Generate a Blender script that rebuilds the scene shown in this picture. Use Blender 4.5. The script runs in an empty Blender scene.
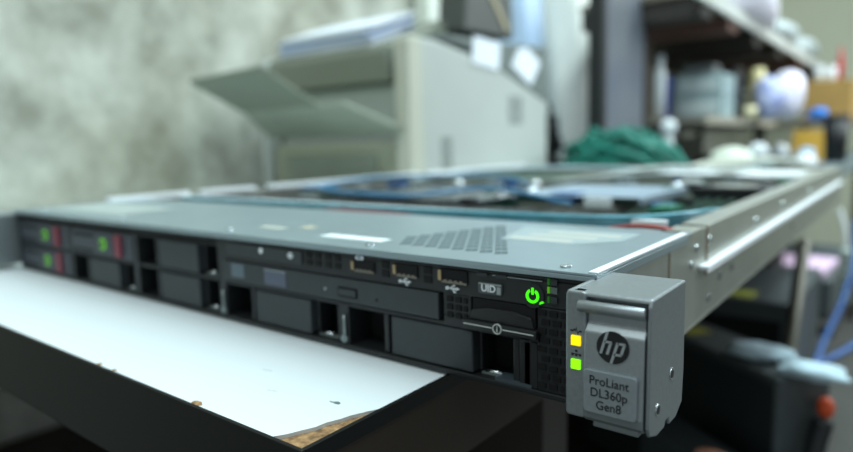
import bpy, math, random
from mathutils import Vector, Matrix
random.seed(7)
sc = bpy.context.scene
COL = sc.collection
# ------------------------------------------------------------------ camera
cam_d = bpy.data.cameras.new('camera'); cam = bpy.data.objects.new('camera', cam_d); COL.objects.link(cam)
sc.camera = cam
cam_d.sensor_width = 36.0; cam_d.lens = 628.9 / 853 * 36.0
cam_d.clip_start = 0.005; cam_d.clip_end = 60
yaw, pitch, roll = -0.66316, -0.12881, -0.02529
fw = Vector((math.sin(yaw)*math.cos(pitch), math.cos(yaw)*math.cos(pitch), math.sin(pitch)))
rt = Vector((math.cos(yaw), -math.sin(yaw), 0)); up = rt.cross(fw)
r2 = rt*math.cos(roll) + up*math.sin(roll); u2 = -rt*math.sin(roll) + up*math.cos(roll)
cam.matrix_world = Matrix(((r2.x, u2.x, -fw.x, 0.07381), (r2.y, u2.y, -fw.y, -0.17622), (r2.z, u2.z, -fw.z, 0.08326), (0, 0, 0, 1)))
cam_d.dof.use_dof = True; cam_d.dof.focus_distance = 0.188; cam_d.dof.aperture_fstop = 6.0; cam_d.dof.aperture_blades = 7
# ------------------------------------------------------------------ world and lights
w = bpy.data.worlds.new('world'); sc.world = w; w.use_nodes = True
w.node_tree.nodes['Background'].inputs[0].default_value = (0.84, 0.94, 1.0, 1)
w.node_tree.nodes['Background'].inputs[1].default_value = 0.50
def area(name, loc, target, sx, sy, power, col):
    l = bpy.data.lights.new(name, 'AREA'); l.shape = 'RECTANGLE'; l.size = sx; l.size_y = sy; l.energy = power; l.color = col
    o = bpy.data.objects.new(name, l); COL.objects.link(o); o.location = loc
    o.rotation_euler = (Vector(target) - Vector(loc)).to_track_quat('-Z', 'Y').to_euler(); return o
area('ceiling_tube_light', (0.15, 0.9, 1.85), (0.15, 0.9, 0), 0.5, 2.2, 60, (0.78, 0.97, 1.0))
area('rear_fill_light', (1.2, 2.6, 1.5), (-0.5, 2.3, 0.1), 0.5, 2.0, 75, (0.88, 0.97, 1.0))  # added fill from the right, brightens the goods under the high shelf
area('left_tube_light', (-0.1, -0.9, 1.7), (-0.5, 0.1, 0), 1.2, 0.5, 14, (0.86, 0.98, 1.0))
sc.view_settings.view_transform = 'Standard'; sc.view_settings.look = 'None'
sc.view_settings.gamma = 1; sc.view_settings.exposure = -0.24; sc.view_settings.use_curve_mapping = False
# ------------------------------------------------------------------ materials
MC = {}
def srgb(c): return tuple(((v/255)/12.92 if v/255 <= .04045 else ((v/255+.055)/1.055)**2.4) for v in c)
def mat(name, c, rough=.6, metal=0.0, noise=0.0, scale=20, emit=None, es=1, bump=0.0, c2=None, alpha=None, spec=.5, coat=0, trans=0):
    if name in MC: return MC[name]
    m = bpy.data.materials.new(name); m.use_nodes = True; nt = m.node_tree; b = nt.nodes['Principled BSDF']
    base = srgb(c)
    b.inputs['Base Color'].default_value = (*base, 1); b.inputs['Roughness'].default_value = rough; b.inputs['Metallic'].default_value = metal
    b.inputs['Specular IOR Level'].default_value = spec
    if coat: b.inputs['Coat Weight'].default_value = coat
    if trans: b.inputs['Transmission Weight'].default_value = trans
    if emit: b.inputs['Emission Color'].default_value = (*srgb(emit), 1); b.inputs['Emission Strength'].default_value = es
    tc = nt.nodes.new('ShaderNodeTexCoord'); nz = nt.nodes.new('ShaderNodeTexNoise'); nz.inputs['Scale'].default_value = scale; nz.inputs['Detail'].default_value = 6
    nt.links.new(tc.outputs['Object'], nz.inputs['Vector'])
    rp = nt.nodes.new('ShaderNodeValToRGB'); rp.color_ramp.elements[0].position = .3; rp.color_ramp.elements[1].position = .7
    k = 1 - noise
    lo = srgb(c2) if c2 else tuple(v*k for v in base)
    rp.color_ramp.elements[0].color = (*lo, 1); rp.color_ramp.elements[1].color = (*base, 1)
    nt.links.new(nz.outputs['Fac'], rp.inputs['Fac']); nt.links.new(rp.outputs['Color'], b.inputs['Base Color'])
    if bump:
        bp = nt.nodes.new('ShaderNodeBump'); bp.inputs['Strength'].default_value = bump; bp.inputs['Distance'].default_value = .002
        nt.links.new(nz.outputs['Fac'], bp.inputs['Height']); nt.links.new(bp.outputs['Normal'], b.inputs['Normal'])
    MC[name] = m; return m
def concrete():
    m = bpy.data.materials.new('bare_concrete'); m.use_nodes = True; nt = m.node_tree; b = nt.nodes['Principled BSDF']; N = nt.nodes.new
    tc = N('ShaderNodeTexCoord'); mp = N('ShaderNodeMapping'); mp.inputs['Scale'].default_value = (1, 1.1, 1)
    nt.links.new(tc.outputs['Object'], mp.inputs['Vector'])
    n1 = N('ShaderNodeTexNoise'); n1.inputs['Scale'].default_value = 7.5; n1.inputs['Detail'].default_value = 9; n1.inputs['Roughness'].default_value = .68; n1.inputs['Distortion'].default_value = .15
    n2 = N('ShaderNodeTexNoise'); n2.inputs['Scale'].default_value = 2.6; n2.inputs['Detail'].default_value = 3
    nt.links.new(mp.outputs[0], n1.inputs['Vector']); nt.links.new(mp.outputs[0], n2.inputs['Vector'])
    r = N('ShaderNodeValToRGB'); r.color_ramp.elements[0].position = .36; r.color_ramp.elements[1].position = .66
    r.color_ramp.elements[0].color = (*srgb((138, 140, 128)), 1); r.color_ramp.elements[1].color = (*srgb((204, 208, 198)), 1)
    rr = N('ShaderNodeValToRGB'); rr.color_ramp.elements[0].position = .35; rr.color_ramp.elements[1].position = .65
    rr.color_ramp.elements[0].color = (.80, .77, .66, 1); rr.color_ramp.elements[1].color = (1, 1, 1, 1)
    mx = N('ShaderNodeMixRGB'); mx.blend_type = 'MULTIPLY'; mx.inputs[0].default_value = .7
    nt.links.new(n1.outputs['Fac'], r.inputs[0]); nt.links.new(n2.outputs['Fac'], rr.inputs[0])
    nt.links.new(r.outputs[0], mx.inputs[1]); nt.links.new(rr.outputs[0], mx.inputs[2]); nt.links.new(mx.outputs[0], b.inputs['Base Color'])
    b.inputs['Roughness'].default_value = .9
    bp = N('ShaderNodeBump'); bp.inputs['Strength'].default_value = .4; bp.inputs['Distance'].default_value = .01
    nt.links.new(n1.outputs['Fac'], bp.inputs['Height']); nt.links.new(bp.outputs[0], b.inputs['Normal'])
    return m
M_CONC = concrete()
M_GALV = mat('galvanised_steel', (176, 180, 170), .38, .6, .12, 60)
M_COVER = mat('cover_steel', (160, 178, 184), .36, .6, .08, 40)
M_EAR = mat('silver_painted_metal', (148, 156, 158), .38, .62, .14, 900)
M_EARL = mat('light_silver_edge', (156, 164, 166), .34, .62, .1, 900)
M_BLK = mat('black_plastic', (26, 30, 32), .5, 0, .2, 200)
M_BLKF = mat('black_frame_plastic', (20, 23, 25), .45, 0, .2, 150)
M_BLANK = mat('dark_grey_plastic', (46, 52, 54), .55, 0, .12, 300)
M_CARR = mat('drive_carrier_plastic', (62, 68, 76), .5, .1, .12, 200)
M_VOID = mat('matt_black', (4, 5, 6), .9, 0, .1)
M_CHROME = mat('chrome', (205, 212, 214), .2, 1)
M_WHITE = mat('white_print', (225, 232, 234), .6)
M_INK = mat('dark_ink', (20, 22, 24), .6)
M_GREY_INK = mat('pale_grey_print', (150, 160, 160), .6)
M_GRN = mat('green_led', (90, 255, 20), .4, emit=(60, 255, 0), es=1.1)
M_GRNY = mat('yellow_green_led', (190, 255, 20), .4, emit=(120, 255, 0), es=1.15)
M_YEL = mat('amber_led', (255, 225, 0), .4, emit=(255, 225, 0), es=1.1)
M_DGRN = mat('dim_green_led', (110, 190, 20), .4, emit=(90, 200, 10), es=.22)
M_RED = mat('maroon_plastic', (128, 48, 64), .45, 0, .1)
M_WOODW = mat('white_laminate', (222, 230, 232), .45, 0, .03, 12)
M_CHIP = mat('raw_chipboard', (176, 140, 96), .9, 0, .5, 450, c2=(104, 78, 50))
M_EDGE = mat('black_edge_band', (14, 16, 16), .45, 0, .2, spec=.3)
M_BROWN = mat('dark_brown_edge', (54, 46, 38), .6, 0, .2, spec=.3)
M_PCB = mat('green_circuit_board', (24, 74, 56), .5, 0, .4, 60)
M_BEIGE = mat('beige_plastic', (176, 182, 176), .55, 0, .04, 20)
M_BEIGE2 = mat('yellowed_beige_plastic', (188, 190, 174), .55, 0, .04, 20)
M_GREYP = mat('grey_plastic', (104, 114, 110), .6, 0, .08)
M_TRAY = mat('grey_green_plastic', (150, 158, 142), .6, 0, .08)
M_PAPER = mat('white_paper', (232, 238, 246), .8, 0, .03)
M_PAPB = mat('blue_tinted_paper', (150, 180, 225), .8, 0, .1)
M_TEAL = mat('teal_green_cable', (22, 136, 118), .5, 0, .5, 50)
M_CYAN = mat('cyan_ribbon_cable', (96, 170, 186), .35, 0, .35, 90)
M_BLUE = mat('blue_cable', (28, 84, 150), .5)
M_FLOOR = mat('grey_cement_floor', (86, 88, 84), .8, 0, .3, 4)
M_CREAM = mat('cream_wall_paint', (214, 220, 196), .8, 0, .05, 3)
M_SHELF = mat('grey_brown_board', (128, 122, 110), .7, 0, .2, 10)
M_DARKW = mat('dark_stained_wood', (52, 48, 42), .7, 0, .4, 14)
M_CARD = mat('brown_cardboard', (180, 146, 84), .85, 0, .12, 12)
# ------------------------------------------------------------------ mesh builder
class MB:
    def __init__(s): s.v = []; s.f = []; s.m = []; s.s = []
    def add(s, vs, fs, m=0, sm=False):
        b = len(s.v); s.v += [tuple(x) for x in vs]
        for f in fs: s.f.append([b+i for i in f]); s.m.append(m); s.s.append(sm)
        return s
    def box(s, x0, x1, y0, y1, z0, z1, m=0):
        return s.add([(x0,y0,z0),(x1,y0,z0),(x1,y1,z0),(x0,y1,z0),(x0,y0,z1),(x1,y0,z1),(x1,y1,z1),(x0,y1,z1)],
                     [(0,3,2,1),(4,5,6,7),(0,1,5,4),(1,2,6,5),(2,3,7,6),(3,0,4,7)], m)
    def prism(s, pts, ax, a, b, m=0, sm=False):
        n = len(pts)
        def P(p, t): return (t, p[0], p[1]) if ax == 'x' else ((p[0], t, p[1]) if ax == 'y' else (p[0], p[1], t))
        vs = [P(p, a) for p in pts] + [P(p, b) for p in pts]
        s.add(vs, [list(range(n))[::-1], list(range(n, 2*n))], m)
        k = len(s.v) - 2*n
        for i in range(n):
            j = (i+1) % n; s.f.append([k+i, k+j, k+n+j, k+n+i]); s.m.append(m); s.s.append(sm)
        return s
    def disc(s, c, ax, r, h, m=0, n=24, r2=None):
        return s.prism([(c[0]+r*math.cos(2*math.pi*i/n), c[1]+(r2 or r)*math.sin(2*math.pi*i/n)) for i in range(n)], ax, h[0], h[1], m, True)
    def tube(s, pts, r, m=0, n=8, flat=1.0):
        pts = [Vector(p) for p in pts]; rings = []; b = len(s.v)
        for i, p in enumerate(pts):
            d = (pts[min(i+1, len(pts)-1)] - pts[max(i-1, 0)]).normalized()
            a = d.cross(Vector((0, 0, 1)));  a = a.normalized() if a.length > 1e-3 else Vector((1, 0, 0)); c = a.cross(d)
            rr = r[i] if isinstance(r, (list, tuple)) else r
            for k in range(n):
                t = 2*math.pi*k/n; s.v.append(tuple(p + a*math.cos(t)*rr + c*math.sin(t)*rr*flat))
        for i in range(len(pts)-1):
            for k in range(n):
                q = (k+1) % n; s.f.append([b+i*n+k, b+i*n+q, b+(i+1)*n+q, b+(i+1)*n+k]); s.m.append(m); s.s.append(True)
        s.f.append([b+k for k in range(n)][::-1]); s.m.append(m); s.s.append(False)
        s.f.append([b+(len(pts)-1)*n+k for k in range(n)]); s.m.append(m); s.s.append(False)
        return s
    def lathe(s, prof, c=(0,0), n=20, m=0):
        b = len(s.v)
        for r, z in prof:
            for k in range(n): t = 2*math.pi*k/n; s.v.append((c[0]+r*math.cos(t), c[1]+r*math.sin(t), z))
        for i in range(len(prof)-1):
            for k in range(n):
                q = (k+1) % n; s.f.append([b+i*n+k, b+i*n+q, b+(i+1)*n+q, b+(i+1)*n+k]); s.m.append(m); s.s.append(True)
        s.f.append([b+k for k in range(n)][::-1]); s.m.append(m); s.s.append(False)
        s.f.append([b+(len(prof)-1)*n+k for k in range(n)]); s.m.append(m); s.s.append(False)
        return s
    def blob(s, c, r, m=0, amp=.2, seed=0, nu=22, nv=14, flatb=None):
        rnd = random.Random(seed); ph = [(rnd.uniform(0, 6.28), rnd.uniform(0, 6.28), rnd.randint(2, 5), rnd.randint(2, 5)) for _ in range(6)]
        b = len(s.v)
        for i in range(nv+1):
            th = math.pi*i/nv
            for k in range(nu):
                t = 2*math.pi*k/nu; q = 1 + sum(amp/4*math.sin(a*t+p0)*math.sin(bb*th+p1) for p0, p1, a, bb in ph)
                q = 1 + (q-1)*math.sin(th)
                z = c[2] + r[2]*math.cos(th)*q
                if flatb is not None: z = max(z, flatb)
                s.v.append((c[0]+r[0]*math.sin(th)*math.cos(t)*q, c[1]+r[1]*math.sin(th)*math.sin(t)*q, z))
        for i in range(nv):
            for k in range(nu):
                q = (k+1) % nu; s.f.append([b+i*nu+k, b+i*nu+q, b+(i+1)*nu+q, b+(i+1)*nu+k]); s.m.append(m); s.s.append(True)
        return s
    def text(s, body, size, x, z, y, m=0, th=.00012, bold=0.0, sx=1.0, align='CENTER'):
        cu = bpy.data.curves.new('t', 'FONT'); cu.body = body; cu.size = size; cu.align_x = align; cu.align_y = 'CENTER'; cu.extrude = th; cu.offset = bold; cu.resolution_u = 4
        o = bpy.data.objects.new('t', cu); COL.objects.link(o); bpy.context.view_layer.update()
        me = bpy.data.meshes.new_from_object(o.evaluated_get(bpy.context.evaluated_depsgraph_get()))
        s.add([(x+v.co.x*sx, y-v.co.z, z+v.co.y) for v in me.vertices], [list(p.vertices) for p in me.polygons], m)
        bpy.data.objects.remove(o); bpy.data.curves.remove(cu); bpy.data.meshes.remove(me); return s
    def build(s, name, mats, parent=None, bevel=0, seg=2, sub=0):
        me = bpy.data.meshes.new(name); me.from_pydata(s.v, [], s.f); me.update()
        for mm in (mats if isinstance(mats, (list, tuple)) else [mats]): me.materials.append(mm)
        for i, p in enumerate(me.polygons): p.material_index = s.m[i]; p.use_smooth = s.s[i]
        o = bpy.data.objects.new(name, me); COL.objects.link(o)
        if bevel:
            md = o.modifiers.new('bevel', 'BEVEL'); md.width = bevel; md.segments = seg; md.limit_method = 'ANGLE'; md.angle_limit = .6
        if sub:
            md = o.modifiers.new('sub', 'SUBSURF'); md.levels = sub; md.render_levels = sub
        if parent: o.parent = parent
        return o
def recentre(o):
    # move the origin of a single-mesh thing to its base
    vs = [v.co for v in o.data.vertices]
    c = Vector(((min(v.x for v in vs)+max(v.x for v in vs))/2, (min(v.y for v in vs)+max(v.y for v in vs))/2, min(v.z for v in vs)))
    o.data.transform(Matrix.Translation(-c)); o.location = c; return o
def tag(o, label, cat, group=None, kind=None):
    o['label'] = label; o['category'] = cat
    if group: o['group'] = group
    if kind: o['kind'] = kind
    return o
def thing(name, label, cat, loc=(0,0,0), rz=0, group=None):
    o = bpy.data.objects.new(name, None); o.empty_display_size = .05; COL.objects.link(o); o.location = loc; o.rotation_euler = (0, 0, rz)
    return tag(o, label, cat, group)
def struct(name, mb, m):
    o = mb.build(name, m); o['kind'] = 'structure'; return o
def rrect(x0, x1, z0, z1, r, n=5):
    p = []
    for cx, cz, a in ((x1-r, z1-r, 0), (x0+r, z1-r, 90), (x0+r, z0+r, 180), (x1-r, z0+r, 270)):
        for i in range(n+1): t = math.radians(a + 90*i/n); p.append((cx+r*math.cos(t), cz+r*math.sin(t)))
    return p
# ------------------------------------------------------------------ setting
FZ = -.78
struct('floor', MB().box(-.95, 3.0, -2.2, 5.2, FZ-.03, FZ), M_FLOOR)
struct('wall_left', MB().box(-1.0, -.95, -2.2, 5.25, FZ, 2.0), M_CONC)
struct('wall_back', MB().box(-.95, 3.0, 5.2, 5.25, FZ, 2.0), M_CREAM)
# ------------------------------------------------------------------ work table
TX, TY0, TY1 = -.056, -.069, 1.02
t = thing('work_table', 'long white-topped work table with black edging and a chipped chipboard corner, carrying the server', 'table', (-.5, .48, FZ))
def P(mb, name, m, par, **k):       # build with world coordinates, then hang under the parent
    o = mb.build(name, m, par, **k); pl = Matrix.Translation(par.location) @ Matrix.Rotation(par.rotation_euler.z, 4, 'Z') if par.parent is None else None
    if pl is not None: o.data.transform(pl.inverted())
    return o
# white top: its corner is worn down to the raw board along an irregular line
worn = [(TX-.001, -.0350), (-.0590, -.0390), (-.0612, -.0440), (-.0620, -.0475), (-.0638, -.0520), (-.0642, -.0560), (-.0660, -.0600), (-.0676, -.0640), (-.0700, TY0+.0012)]
top = [(-.945, TY1), (-.945, TY0+.0012)] + [(x, y) for x, y in worn[::-1]] + [(TX-.001, TY1)]
P(MB().prism(top, 'z', -.0012, 0), 'tabletop', M_WOODW, t)
P(MB().box(-.945, TX-.0012, TY0+.0014, TY1, -.030, -.00125), 'chipboard_core', M_CHIP, t)
eb = MB(); eb.box(-.945, TX+.0006, TY0-.0004, TY0+.0012, -.034, .0004); P(eb, 'front_edge_band', M_EDGE, t, bevel=.0004)
eb = MB(); eb.box(TX-.0010, TX+.0006, TY0+.0012, TY1, -.005, .0002, 0); eb.box(TX-.0010, TX+.0003, TY0+.0012, TY1, -.034, -.005, 1)
P(eb, 'side_edge_band', [M_EDGE, M_BROWN], t)
rnd = random.Random(3); n = 9
for x, y, r in ((-.178, -.0668, .0011), (-.166, -.0668, .0009), (-.1105, -.0665, .0018)):
    P(MB().prism([(x+r*(.7+.5*rnd.random())*1.5*math.cos(6.283*i/n), y+r*(.6+.4*rnd.random())*math.sin(6.283*i/n)) for i in range(n)], 'z', -.0001, .00012), 'edge_chip', M_CHIP, t)
for x, y, rx, ry in ((-.0718, -.0399, .0014, .0009), (-.0738, -.0403, .0010, .0003)):
    P(MB().prism([(x+rx*math.cos(6.283*i/10)*(1+.25*math.sin(3*i)), y+ry*math.sin(6.283*i/10)) for i in range(10)], 'z', -.0001, .0001), 'stain', mat('dark_stain', (90, 112, 112), .7), t)
for x, y in ((-.100, -.046), (-.118, -.034)):
    P(MB().prism([(x, y), (x+.004, y+.0010), (x+.004, y+.0013), (x, y+.0004)], 'z', -.0001, .00008), 'scratch', mat('faint_scratch', (180, 188, 188), .7), t)
for x in (-.12, -.88):
    for y in (.05, .97):
        P(MB().box(x-.02, x+.02, y-.02, y+.02, FZ, -.0345), 'leg', M_DARKW, t, bevel=.003)
P(MB().box(-.93, -.02, .05, 1.00, -.345, -.325), 'lower_shelf', M_DARKW, t)
P(MB().box(-.93, -.08, .12, .15, -.10, -.0345), 'crossbar', M_DARKW, t)
# ------------------------------------------------------------------ rack server
W, D, H = .4447, .750, .0432
sv = thing('rack_server', 'open thin silver rack server with black drive front, corner overhanging the white table', 'server', (0, 0, .0005))
ch = MB()
ch.box(-W, 0, .001, D, 0, .0012)
ch.box(-.0012, 0, .002, .0700, .0012, H-.0012); ch.box(-.0012, 0, .0715, D, .0012, H-.0006)
ch.box(-.012, 0, .128, D, H-.0012, H)                       # folded rim, right
ch.box(-.012, 0, .0955, .1200, H-.0012, H)
ch.box(-W, -W+.0012, .002, D, .0012, H)
lr = MB()
for y0, y1 in ((.066, .138), (.150, .210), (.226, .47), (.486, D)): lr.box(-W-.0012, -W+.006, y0, y1, H-.001, H+.0032)
ch.box(-W, 0, D-.0012, D, .0012, H)
ch.build('chassis', M_GALV, sv, bevel=.0004)
P_ = lambda mb, n, m, par=sv, **k: mb.build(n, m, par, **k)
M_ZN = mat('lit_zinc', (236, 242, 244), .5, .1, .05)  # base colour lightened in place of light reflected off rims and rail flange
P_(lr, 'left_rim', M_ZN, bevel=.0004)
rl = MB(); rl.box(0, .0042, .113, D-.01, .0247, .0266); rl.box(.0034, .0042, .113, D-.01, .0235, .0247)
P_(rl, 'slide_rail_flange', M_ZN, bevel=.0004)
for y, z, r in ((.101, .029, .0013), (.1297, .0359, .0018), (.108, .0352, .0013), (.176, .0157, .0017), (.151, .0155, .0018), (.131, .0085, .0016), (.083, .0245, .0010), (.235, .033, .0018), (.33, .034, .002), (.47, .033, .002), (.38, .013, .002)):
    P_(MB().disc((y, z), 'x', r*1.25, (-.0002, .0007), 0).disc((y, z), 'x', r*.6, (.0007, .0009), 1), 'rivet', [M_CHROME, M_GREYP], bevel=.0002)
P_(MB().box(-.0003, .00025, .124, .1275, .020, H-.0005).box(-.0003, .00025, .0700, .0716, .012, .038), 'side_slot', mat('rusty_seam', (120, 110, 88), .8))
# front cover plate
cv = MB(); cv.box(-W-.0006, .0006, -.0012, .100, H-.0010, H); cv.box(-W-.0006, .0006, -.0012, -.0002, H-.0026, H-.0009)
cv.box(-.0001, .0006, -.0012, .094, H-.0040, H-.0009); P_(cv, 'front_cover', M_COVER, bevel=.0003)
P_(MB().box(-.0022, .0007, -.0006, .0935, H, H+.0006), 'cover_edge_rib', M_ZN, bevel=.0002)
vt = MB(); dvx, dvy = -.52, .854
for c in range(8):
    x0 = -.0440 - c*.0064; n = 10 - c
    for k in range(max(n, 2)):
        for j in range(2):
            px = x0 + dvx*(k*.0080) + j*.0021 ; py = .0135 + dvy*(k*.0080) + j*.0012
            vt.prism([(px, py), (px+.0020, py+.0010), (px+.0020-.0028, py+.0010+.0054), (px-.0028, py+.0054)], 'z', H-.0001, H+.00006)
P_(vt, 'vent_holes', mat('vent_dark', (84, 100, 104), .8))['kind'] = 'stuff'
P_(MB().box(-.137, -.1, .0145, .0225, H, H+.0001), 'white_sticker', M_WHITE)
P_(MB().box(-.190, -.172, .022, .027, H, H+.0001), 'printed_sticker', mat('pale_beige_print', (186, 190, 176), .7))
P_(MB().box(-.168, -.161, .030, .037, H, H+.0001), 'printed_sticker', mat('sand_print', (190, 184, 158), .7))
st = MB(); st.prism([(-.061, .046), (-.030, .046), (-.016, .062), (-.016, .084), (-.070, .084)], 'z', H, H+.0001, 0)
for k in range(3): st.box(-.060+.004*k, -.032+.006*k, .050+.010*k, .055+.010*k, H+.0001, H+.00016, 1)
P_(st, 'instruction_sticker', [mat('faded_sticker', (152, 168, 170), .5), mat('sticker_ink', (184, 186, 176), .6)])
P_(MB().box(-.43, -.33, .018, .060, H, H+.0001), 'faded_sticker', mat('faded_tan_sticker', (164, 176, 172), .5))
for x, y in ((-.012, .0050), (-.098, .0065), (-.192, .0065), (-.30, .0065), (-.41, .0065)):
    P_(MB().disc((x, y), 'z', .0019, (H, H+.0007)).disc((x, y), 'z', .0008, (H+.0007, H+.0009)), 'cover_rivet', M_CHROME)
# ---- bezel
ZB = .0405
bz = MB(); bz.box(-W, 0, .014, .016, .0012, ZB, 1)
bz.box(-W, 0, 0, .014, .0002, .0022); bz.box(-W, 0, .0004, .014, .0390, ZB)
PITCH = .0835; E0 = -.0245
edges = [E0 - PITCH*i for i in range(6)]
for i, e in enumerate(edges):
    top_z = .0192 if i < 2 else .0390
    bz.box(e-.0022 if i < 5 else -W, e+.0022 if i < 5 else e+.001, .0006, .014, .0022, top_z)
bz.box(edges[5], edges[2], .0010, .014, .0183, .0200)                       # shelf between drive rows
bz.box(edges[5], edges[2], .0010, .014, .0358, .0390)
bz.box(edges[2]-.001, -.001, .0004, .014, .0302, .0390)                     # control strip
bz.box(edges[2], -.0560, .0008, .014, .0180, .0196)
bz.box(-.0575, E0+.006, .0006, .014, .0180, .0222)
bz.box(-.0575, -.0455, .0006, .014, .0222, .0302)
bz.box(-.0200, -.0008, .0006, .014, .0022, .0302)
bz.box(edges[0]-.0005, -.0200, .0006, .014, .0022, .0180)
P_(bz, 'bezel_frame', [M_BLK, M_VOID], bevel=.0004)
def holes(lst, name='vent_grille'):
    h = MB()
    for x, z, a, b in lst: h.box(x-a/2, x+a/2, .0001, .0012, z-b/2, z+b/2)
    return P_(h, name, M_VOID)
L = []
for i in range(60): L.append((-.4405 + i*.0041, .0374, .0026, .0016))
holes(L)
holes([(x, z, .0034, .0024) for x in (-.1276, -.1222, -.1160, -.1105) for z in (.0377, .0345)])
holes([(x, z, .0036, .0026) for x in (-.0845, -.0640) for z in (.0376, .0342)])
holes([(x, z, a, .0019) for x, a in ((-.0545, .0024), (-.0508, .0024), (-.0478, .0014)) for z in (.0283, .0254, .0225)])
L = []
for r in range(9):
    for c in range(4): L.append((-.0182 + c*.0040 + (r % 2)*.0012, .0045 + r*.0030, .0028, .0018))
holes(L)
P_(MB().box(-.0365, -.0180, .0001, .0007, .0386, .0389), 'trim_line', M_GREY_INK)
# drive blanks, built once and repeated
def blank_meshes():
    f = MB(); f.box(-.0580, -.0205, .0002, .012, .0006, .0155, 0)
    f.box(-.0625, -.0600, .0010, .012, .0002, .0158, 1); f.box(-.0050, -.0025, .0012, .012, .0002, .0158, 1)
    f.box(-.0205, -.0190, .0040, .012, .0006, .0155, 1)
    return f
def make_blank(e, z, first=[None]):
    if first[0] is None:
        o = blank_meshes().build('drive_blank', [M_BLANK, M_BLK], sv, bevel=.0006)
        g = MB(); g.tube([(-.0175, .004, .0012), (-.0105, .004, .0012)], .0009, 0, 8); g.box(-.0185, -.0065, .003, .0055, .0002, .0008, 1)
        l = g.build('latch', [M_CHROME, M_GREYP], o)
        first[0] = o
    else:
        o = first[0].copy(); COL.objects.link(o); o.parent = sv
        for c in first[0].children: d = c.copy(); COL.objects.link(d); d.parent = o
    o.location = (e, 0, z); return o
for i, zz in ((0, .0022), (1, .0022), (2, .0022), (2, .0200), (3, .0022)): make_blank(edges[i], zz)
def make_carrier(e, z, first=[None]):
    if first[0] is None:
        f = MB(); f.box(-.0800, -.0035, .0006, .012, .0004, .0155, 0)
        f.prism(rrect(-.0790, -.0250, .0012, .0146, .002), 'y', -.0004, .001, 0)
        f.box(-.0760, -.0480, -.0006, .001, .0112, .0132, 1); f.box(-.076, -.050, -.0006, .001, .0018, .0036, 1)
        o = f.build('drive_carrier', [M_CARR, M_VOID], sv, bevel=.0004)
        MB().disc((-.0365, .0080), 'y', .0036, (-.0010, .0005), 0, 20).disc((-.0365, .0080), 'y', .0018, (-.0014, -.0009), 1, 16).build('status_ring', [M_DGRN, M_CARR], o)
        MB().prism(rrect(-.0222, -.0150, .0014, .0146, .0012), 'y', -.0012, .001).build('release_button', M_RED, o, bevel=.0004)['label'] = 'maroon release button'
        first[0] = o
    else:
        o = first[0].copy(); COL.objects.link(o); o.parent = sv
        for c in first[0].children: d = c.copy(); COL.objects.link(d); d.parent = o
    o.location = (e, 0, z); return o
for i, zz in ((4, .0022), (4, .0200), (3, .0200)): make_carrier(edges[i], zz)
# small chrome latches on the dividers
for e in edges[1:3]:
    P_(MB().tube([(e+.0004, -.0001, .0035), (e+.0004, -.0003, .0145)], .0007).disc((e, .0045), 'y', .0016, (-.0006, .0008)), 'spring_clip', mat('dull_steel', (140, 150, 150), .35, .8))
# optical drive
od = MB(); od.box(-.1895, -.0592, -.0002, .012, .0200, .0298, 0)
o = P_(od, 'optical_drive', [M_BLANK], bevel=.0004)
MB().prism(rrect(-.1105, -.0995, .0222, .0262, .0009), 'y', -.0005, .0002).prism(rrect(-.1098, -.1002, .0229, .0255, .0006), 'y', -.0008, -.0004, 1).build('eject_button', [M_VOID, M_BLANK], o)
MB().disc((-.0892, .0232), 'y', .0005, (-.0004, 0)).build('eject_hole', M_VOID, o, bevel=0)
MB().disc((-.1180, .0243), 'y', .0006, (-.0005, 0)).build('activity_light', M_GREY_INK, o)
M_SMK = mat('smoky_sticker', (84, 98, 108), .4)
MB().prism(rrect(-.1830, -.1730, .0224, .0290, .0008), 'y', -.0004, -.0001).build('drive_sticker', M_SMK, o)
MB().prism(rrect(-.1580, -.1430, .0216, .0284, .0008), 'y', -.0004, -.0001).box(-.158, -.143, -.0005, -.0003, .0282, .0286, 1).build('drive_sticker', [mat('smoky_violet_sticker', (78, 84, 102), .4), M_GREY_INK], o)
# slim slot cover with two icons
o = P_(MB().prism(rrect(-.1860, -.1320, .0330, .0386, .0008), 'y', -.0003, .0008), 'slot_cover', M_BLANK, bevel=.0002)
MB().disc((-.1594, .0368), 'y', .0013, (-.0006, -.0002)).build('tag_icon', M_WHITE, o)
MB().disc((-.1391, .0364), 'y', .0014, (-.0006, -.0002)).box(-.1410, -.1372, -.0006, -.0002, .0361, .0367).build('tag_icon', M_WHITE, o)
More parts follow.
